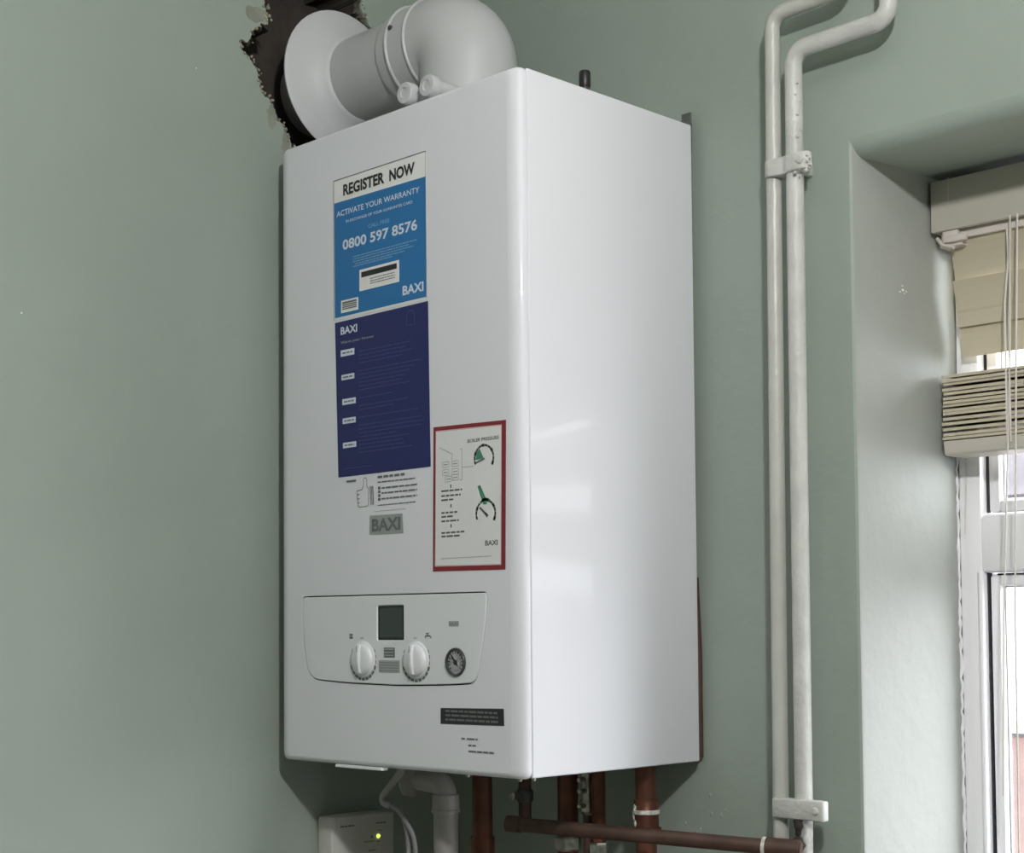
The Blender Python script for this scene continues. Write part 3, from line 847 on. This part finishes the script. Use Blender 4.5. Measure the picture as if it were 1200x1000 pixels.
def blobs(name, spots, par, m):
    bm = bmesh.new()
    for (x, y, z, s) in spots:
        r = bmesh.ops.create_icosphere(bm, subdivisions=1, radius=s)
        for v in r['verts']: v.co = v.co * random.uniform(.8, 1.2) + Vector((x, y, z))
    o = obj(name, bm, m, par, smooth=60); o['kind'] = 'stuff'; return o
blobs('paint_drips', [(.5310 + DX + .0078 + random.uniform(-.0015, .002), PY - .004 + random.uniform(-.003, .003), z, random.uniform(.0010, .0022)) for z in (.700, .694, .688, .681, .674, .668, .660, .652, .645)], rp, M_paintl)
def clip(z0, z1, label, dx, lump):
    c = thing('pipe_clip', label, 'clip', (.52, YB, z0), 'pipe clips on the painted pipes')
    bm = bmesh.new()
    if lump:                                                         # pressed saddle with a hump over each pipe
        poly = [(.4940, .2620), (.4940, .2480), (.4975, .2420), (.5030, .2395), (.5120, .2410), (.5190, .2430), (.5250, .2400), (.5340, .2385), (.5430, .2390), (.5480, .2410), (.5510, .2440),
                (.5510, .2500), (.5440, .2490), (.5400, .2620)]
    else:                                                            # flat strap held off the wall on two legs
        poly = [(.4955, .2640), (.4955, .2400), (.5545, .2400), (.5572, .2420), (.5572, .2500), (.5440, .2510), (.5000, .2500), (.5000, .2640)]
    prism(bm, [(x + dx, y) for x, y in poly], 'z', z0, z1); bevel_all(bm, .0016, 2)
    obj('saddle', bm, M_paintl, c, smooth=50)
    for xx in (.5120, .5250):
        obj('clip_leg', nbox(xx - .003 + dx, xx + .003 + dx, .2455, YB - .0002, z0 + .004, z1 - .004, .001), M_paintl, c, smooth=50)
    bm = bmesh.new(); yy = .2400 if lump else .2408
    lathe(bm, [(.0042, .002), (.0042, -.0012), (.0030, -.0026), (.0003, -.0030)], ((.5428 if lump else .5478) + dx, yy, (z0 + z1) / 2), 'y', 12); obj('screw_head', bm, M_paintl, c, smooth=40)
    if lump:
        blobs('paint_lumps', [(.5400 + random.uniform(-.004, .012) + dx, .2420 + random.uniform(-.002, .004), z0 + random.uniform(-.006, .018), random.uniform(.0012, .0028)) for _ in range(26)], c, M_paintl)
    return c
clip(.6085, .6265, 'lumpy white painted pipe clip across both pipes, high beside the window', .0095, True)
clip(-.0475, -.0275, 'flat white painted pipe clip across both pipes, low above the copper pipe', .0090, False)

# ------------------------------------------------------------------ pipes under the boiler
def upright(name, label, x, y, r, z1, z0=-.32, m=M_copper, cat='pipe'):
    t = thing(name, label, cat, (x, y, z0), 'pipes under the boiler')
    bm = bmesh.new(); tube(bm, [(x, y, z0), (x, y, z1)], r, 16); obj('pipe_run', bm, m, t, smooth=60)
    return t
def ring(par, name, x, y, prof, m, n=20):
    bm = bmesh.new(); lathe(bm, prof, (x, y, 0), 'z', n, cap=False); return obj(name, bm, m, par, smooth=35)
def hexnut(par, x, y, z, r, h, m=M_brass):
    bm = bmesh.new(); lathe(bm, [(r * .9, z), (r, z + h * .15), (r, z + h * .85), (r * .9, z + h)], (x, y, 0), 'z', 6); obj('compression_nut', bm, m, par)
TOPZ = .0005
p1 = upright('copper_pipe', 'leftmost upright copper pipe, under the front of the boiler', .180, .145, .0115, TOPZ)
ring(p1, 'coupling', .180, .145, [(.0116, -.086), (.0136, -.0855), (.0136, -.118), (.0116, -.119)], M_copper)
p2 = upright('thin_copper_pipe', 'thin dark upright pipe with a tap, second from left under the boiler', .2222, .170, .0072, TOPZ, -.066, M_copperd)
bm = bmesh.new(); lathe(bm, [(.0085, 0), (.0098, .003), (.0098, .012), (.0085, .014)], (.2222, .170, -.046), 'z', 12); body = obj('valve_body', bm, M_bezel, p2, smooth=35)
bm = bmesh.new(); lathe(bm, [(.0040, 0), (.0040, -.010), (.0028, -.012)], (.2200, .1625, -.0385), 'y', 10); obj('valve_screw', bm, M_brass, body)
p3 = upright('copper_pipe', 'upright copper pipe behind the sloping pipe, left of the chrome valve', .2640, .195, .0115, TOPZ)
hexnut(p3, .2640, .195, -.098, .0155, .016)
p4 = thing('isolation_valve', 'small plated valve between two upright copper pipes under the boiler', 'valve', (.2885, .200, -.08), 'pipes under the boiler')
bm = bmesh.new(); tube(bm, [(.2885, .2, -.32), (.2885, .2, TOPZ)], .0050, 12); obj('valve_stem', bm, M_copperd, p4, smooth=50)
bm = bmesh.new(); lathe(bm, [(.005, -.010), (.0078, -.012), (.0078, -.022), (.0062, -.025), (.0062, -.040), (.0082, -.043), (.0082, -.054), (.005, -.058)], (.2885, .2, 0), 'z', 14); vb = obj('valve_body', bm, M_brass, p4, smooth=35)
for z in (-.019, -.031, -.047):
    bm = bmesh.new(); lathe(bm, [(.0030, 0), (.0030, -.0100), (.0018, -.0112)], (.2900, .195, z), 'y', 10); obj('valve_screw', bm, M_brass, vb, smooth=40)
p5 = upright('copper_pipe', 'slim upright copper pipe to the right of the chrome valve', .3050, .200, .0076, TOPZ)
hexnut(p5, .3050, .200, -.100, .0105, .014)
p6 = upright('copper_pipe', 'rightmost upright copper pipe with solder-smeared coupling under the boiler', .3594, .215, .0112, TOPZ)
ring(p6, 'coupling', .3594, .215, [(.0113, -.0365), (.0134, -.0372), (.0136, -.0480), (.0142, -.0490), (.0142, -.0520), (.0132, -.0530), (.0136, -.0660), (.0160, -.0668), (.0165, -.0700), (.0113, -.0705)], M_copper)
ring(p6, 'solder_band', .3594, .215, [(.0137, -.0478), (.0148, -.0484), (.0148, -.0520), (.0137, -.0528)], M_solder)
bm = bmesh.new()
for k in range(14):
    a = math.radians(random.uniform(185, 262)); z = random.uniform(-.064, -.040)
    r = bmesh.ops.create_icosphere(bm, subdivisions=1, radius=random.uniform(.0014, .0032))
    for v in r['verts']: v.co = Vector((v.co.x * .8, v.co.y * .4, v.co.z * 1.5)) + Vector((.3594 + .0134 * math.cos(a), .215 + .0134 * math.sin(a), z))
sm = obj('solder_smears', bm, M_solder, p6, smooth=60); sm['kind'] = 'stuff'
# sloping pipe crossing in front of the uprights, from the capped end to the painted pipes
A = Vector((.2545, .118, -.0628)); B = Vector((.5475, .2290, -.0750)); d = (B - A).normalized()
p7 = thing('crossing_copper_pipe', 'brown copper pipe running almost level below the boiler to the painted pipes', 'pipe', tuple((A + B) / 2), 'pipes under the boiler')
bm = bmesh.new(); tube(bm, [A, A.lerp(B, .5), B], .0078, 16); obj('pipe_run', bm, M_copperd, p7, smooth=60)
bm = bmesh.new(); tube(bm, [A - d * .006, A + d * .010], .0090, 16); obj('end_cap', bm, M_copperd, p7, smooth=40)
q = A.lerp(B, .885)
bm = bmesh.new(); tube(bm, [q, q + d * .001, q + d * .034], [.0078, .0098, .0098], 16); obj('coupling', bm, M_copperd, p7, smooth=40)
bm = bmesh.new(); tube(bm, [q - d * .0030, q + d * .0005], .0099, 16); obj('solder_band', bm, M_solder, p7, smooth=40)
# copper pipe in the gap behind the boiler
p8 = thing('copper_pipe', 'upright copper pipe showing in the gap behind the boiler', 'pipe', (.3795, .2795, 0), 'pipes under the boiler')
bm = bmesh.new(); tube(bm, [(.3820, .2790, .005), (.3820, .2790, .12), (.3785, .2790, .20)], .0045, 12); obj('pipe_run', bm, M_copperd, p8, smooth=60)

# condensate trap and waste pipe
wp = thing('condensate_waste', 'pale plastic condensate trap and waste pipe under the boiler', 'pipe', (.1797, .09, -.32))
bm = bmesh.new(); lathe(bm, [(.0175, .0005), (.0172, -.012), (.0150, -.030), (.0110, -.0385), (.0003, -.0405)], (.1245, .09, 0), 'z', 20); obj('trap', bm, M_waste, wp, smooth=45)
bm = bmesh.new(); tube(bm, fillet([(.132, .09, -.0200), (.1797, .09, -.0235), (.1797, .09, -.0465)], .014, 8), .0122, 18); obj('elbow', bm, M_waste, wp, smooth=50)
ring(wp, 'socket', .1797, .09, [(.0122, -.0335), (.0148, -.0342), (.0150, -.0500), (.0158, -.0506), (.0158, -.0540), (.0138, -.0546)], M_waste)
bm = bmesh.new(); tube(bm, [(.1797, .09, -.32), (.1797, .09, -.052)], .0136, 18); obj('waste_pipe', bm, M_waste, wp, smooth=60)
cb = thing('cable_loop', 'pale flat cable looping down below the boiler beside the trap', 'cable', (.12, .06, -.04))
bm = bmesh.new(); pts = fillet([(.1415, .06, .0005), (.1400, .06, -.010), (.1082, .06, -.0395), (.1110, .06, -.0465), (.1230, .06, -.0480)], .005, 5)
tube(bm, pts, .0040, 10); obj('cable_sheath', bm, M_waste, cb, smooth=60)
for off, x1 in ((0, .166), (.004, .150)):
    bm = bmesh.new(); tube(bm, fillet([(.1215, .06 + off, -.0478), (.1360, .06 + off, -.0520), (x1 - .004, .06 + off, -.078), (x1, .06 + off, -.13), (x1, .06 + off, -.32)], .03, 6), .0026, 8); obj('cable_core', bm, M_cable, cb, smooth=60)

# ------------------------------------------------------------------ receiver box on the left wall
rc = thing('receiver_box', 'cream wall box with a small green light below the boiler', 'control box', (XL, .125, -.20))
bm = nbox(XL + .0003, -.001, .0760, .1698, -.205, -.0722, .004, 3); obj('housing', bm, M_recv, rc, smooth=40)
obj('front_plate', nbox(-.0025, .0002, .0785, .1690, -.204, -.0730, .001), M_recv, rc, smooth=40)
bm = bmesh.new(); lathe(bm, [(.0021, .0), (.0021, .0010), (.0013, .0018), (.0002, .0020)], (.0002, .1448, -.1001), 'x', 14); obj('indicator_light', bm, M_led, rc, smooth=60)
def yquad(bm, y0, y1, z0, z1, x):
    bm.faces.new([bm.verts.new(c) for c in ((x, y0, z0), (x, y1, z0), (x, y1, z1), (x, y0, z1))])
bm = bmesh.new()
for (ya, yb, z, h) in ((.0870, .1080, -.0842, .0020), (.1410, .1580, -.0846, .0016), (.1430, .1500, -.0935, .0010), (.1230, .1390, -.1052, .0012), (.1425, .1485, -.1062, .0014), (.1290, .1410, -.1160, .0012)):
    y = ya
    while y < yb - .001:
        l = min(random.uniform(.003, .006), yb - y); yquad(bm, y, y + l, z - h / 2, z + h / 2, .0005); y += l + .0008
obj('small_print', bm, M_inkg, rc)
bm = nbox(.0, .0009, .1335, .1358, -.1015, -.0985, .0002); obj('button', bm, M_inkg, rc)

# ------------------------------------------------------------------ venetian blind
bl = thing('venetian_blind', 'cream venetian blind half raised inside the window recess', 'blind', (1.12, .455, .33))
BX0, BX1 = .5885, 1.643
bm = nbox(BX0, BX1, .4300, .4365, .5685, .6240, .0012); va = obj('valance', bm, M_valance, bl, smooth=40)
obj('valance_return', nbox(BX0, BX0 + .0055, .4360, .478, .5690, .6250, .001), M_valance, bl, smooth=40)
obj('valance_return', nbox(BX1 - .0055, BX1, .4360, .478, .5690, .6250, .001), M_valance, bl, smooth=40)
obj('valance_seam', nbox(.6098, .6112, .4294, .4302, .5990, .6250), M_steel, bl)
bm = bmesh.new(); prism(bm, [(.4400, .5600), (.4790, .5600), (.4790, .6080), (.4755, .6080), (.4755, .5635), (.4435, .5635), (.4435, .6080), (.4400, .6080)], 'x', BX0 + .007, BX1 - .007); obj('headrail', bm, M_steel, bl)
bm = bmesh.new(); box(bm, BX0 + .0065, BX0 + .0330, .4365, .4785, .5520, .5600, .0015); box(bm, BX0 + .012, BX0 + .0300, .4330, .4400, .5560, .5690, .001); box(bm, BX0 + .016, BX0 + .040, .4310, .4365, .5555, .5625, .0012)
obj('end_bracket', bm, M_steel, bl, smooth=40)
bm = bmesh.new(); tube(bm, fillet([(BX0 + .002, .4400, .5640), (BX0 + .010, .4360, .5555), (BX0 + .024, .4360, .5500)], .006, 4), .0022, 8); obj('bracket_wire', bm, M_steel, bl, smooth=60)
def slat_mesh(name, length=BX1 - BX0 - .018, wd=.0505, th=.0031, crown=.0024):
    bm = bmesh.new(); n = 6; rows = []
    for i in range(n + 1):
        u = -1 + 2 * i / n; rows.append((u * wd / 2, crown * (1 - u * u)))
    poly = [(a, b + th / 2) for a, b in rows] + [(a, b - th / 2) for a, b in reversed(rows)]
    prism(bm, poly, 'x', -length / 2, length / 2)
    bmesh.ops.recalc_face_normals(bm, faces=bm.faces[:])
    me = bpy.data.meshes.new(name); bm.to_mesh(me); bm.free(); me.materials.append(M_blind)
    return me
SM = slat_mesh('slat'); bl_org = Vector(bl.location)
def slat(z, y, tilt, dx=0, roll=0):
    o = bpy.data.objects.new('slat', SM); COL.objects.link(o); o.parent = bl
    o.location = Vector(((BX0 + BX1) / 2 + dx, y, z)) - bl_org; o.rotation_euler = (tilt, roll, 0)
# three hanging slats, room edge tipped up
for z, y, t, dx in ((.5425, .4515, math.radians(-72), .0030), (.4932, .4575, math.radians(-79), .0034), (.4612, .4650, math.radians(-80), .0038)): slat(z, y, t, dx)
zz = .3445; k = 0; rs = random.Random(9)
while zz < .4150:
    slat(zz, .4565 + rs.uniform(-.0012, .0012), rs.uniform(-.045, .045), rs.uniform(-.0012, .0012), rs.uniform(-.0006, .0006))
    zz += rs.choice((.0043, .0045, .0046, .0049, .0060)); k += 1
bm = bmesh.new(); prism(bm, [(.4320, .3425), (.4810, .3425), (.4790, .3290), (.4765, .3270), (.4365, .3270), (.4340, .3290)], 'x', BX0 + .0085, BX1 - .0085); bevel_all(bm, .0008)
obj('bottom_rail', bm, M_valance, bl, smooth=40)
def cord(pts, r=.0010, m=M_cord, nm='cord'):
    bm = bmesh.new(); tube(bm, fillet(pts, .01, 3), r, 6); obj(nm, bm, m, bl, smooth=60)
for xl in (.6715, 1.12, 1.56):
    cord([(xl, .4395, .5600), (xl + .0015, .4385, .53), (xl - .0006, .4325, .48), (xl, .4310, .415), (xl, .4300, .335)], .0012, nm='ladder_cord')
    cord([(xl + .004, .4395, .5600), (xl + .003, .4385, .52), (xl + .0035, .4320, .46), (xl + .0045, .4300, .4150), (xl + .004, .4300, .335)], .0010, nm='ladder_cord')
    cord([(xl + .002, .4780, .5600), (xl + .002, .4795, .45), (xl + .002, .4825, .335)], .0010, nm='ladder_cord')
cord([(.6815, .4280, .5700), (.6780, .4270, .42), (.6650, .4270, .16), (.6600, .4270, -.03)], .0011, nm='pull_cord')
cord([(.6895, .4280, .5700), (.6850, .4270, .42), (.6775, .4270, .16), (.6745, .4270, -.30)], .0011, nm='pull_cord')
cord([(.6000, .4815, .5580), (.6000, .4835, .44), (.5935, .4800, .245)], .0009, nm='tilt_cord')

# joined print and specks, too small to pick apart
for o in bpy.data.objects:
    if o.type == 'MESH' and o.name.split('.')[0] in PRINT: o['kind'] = 'stuff'
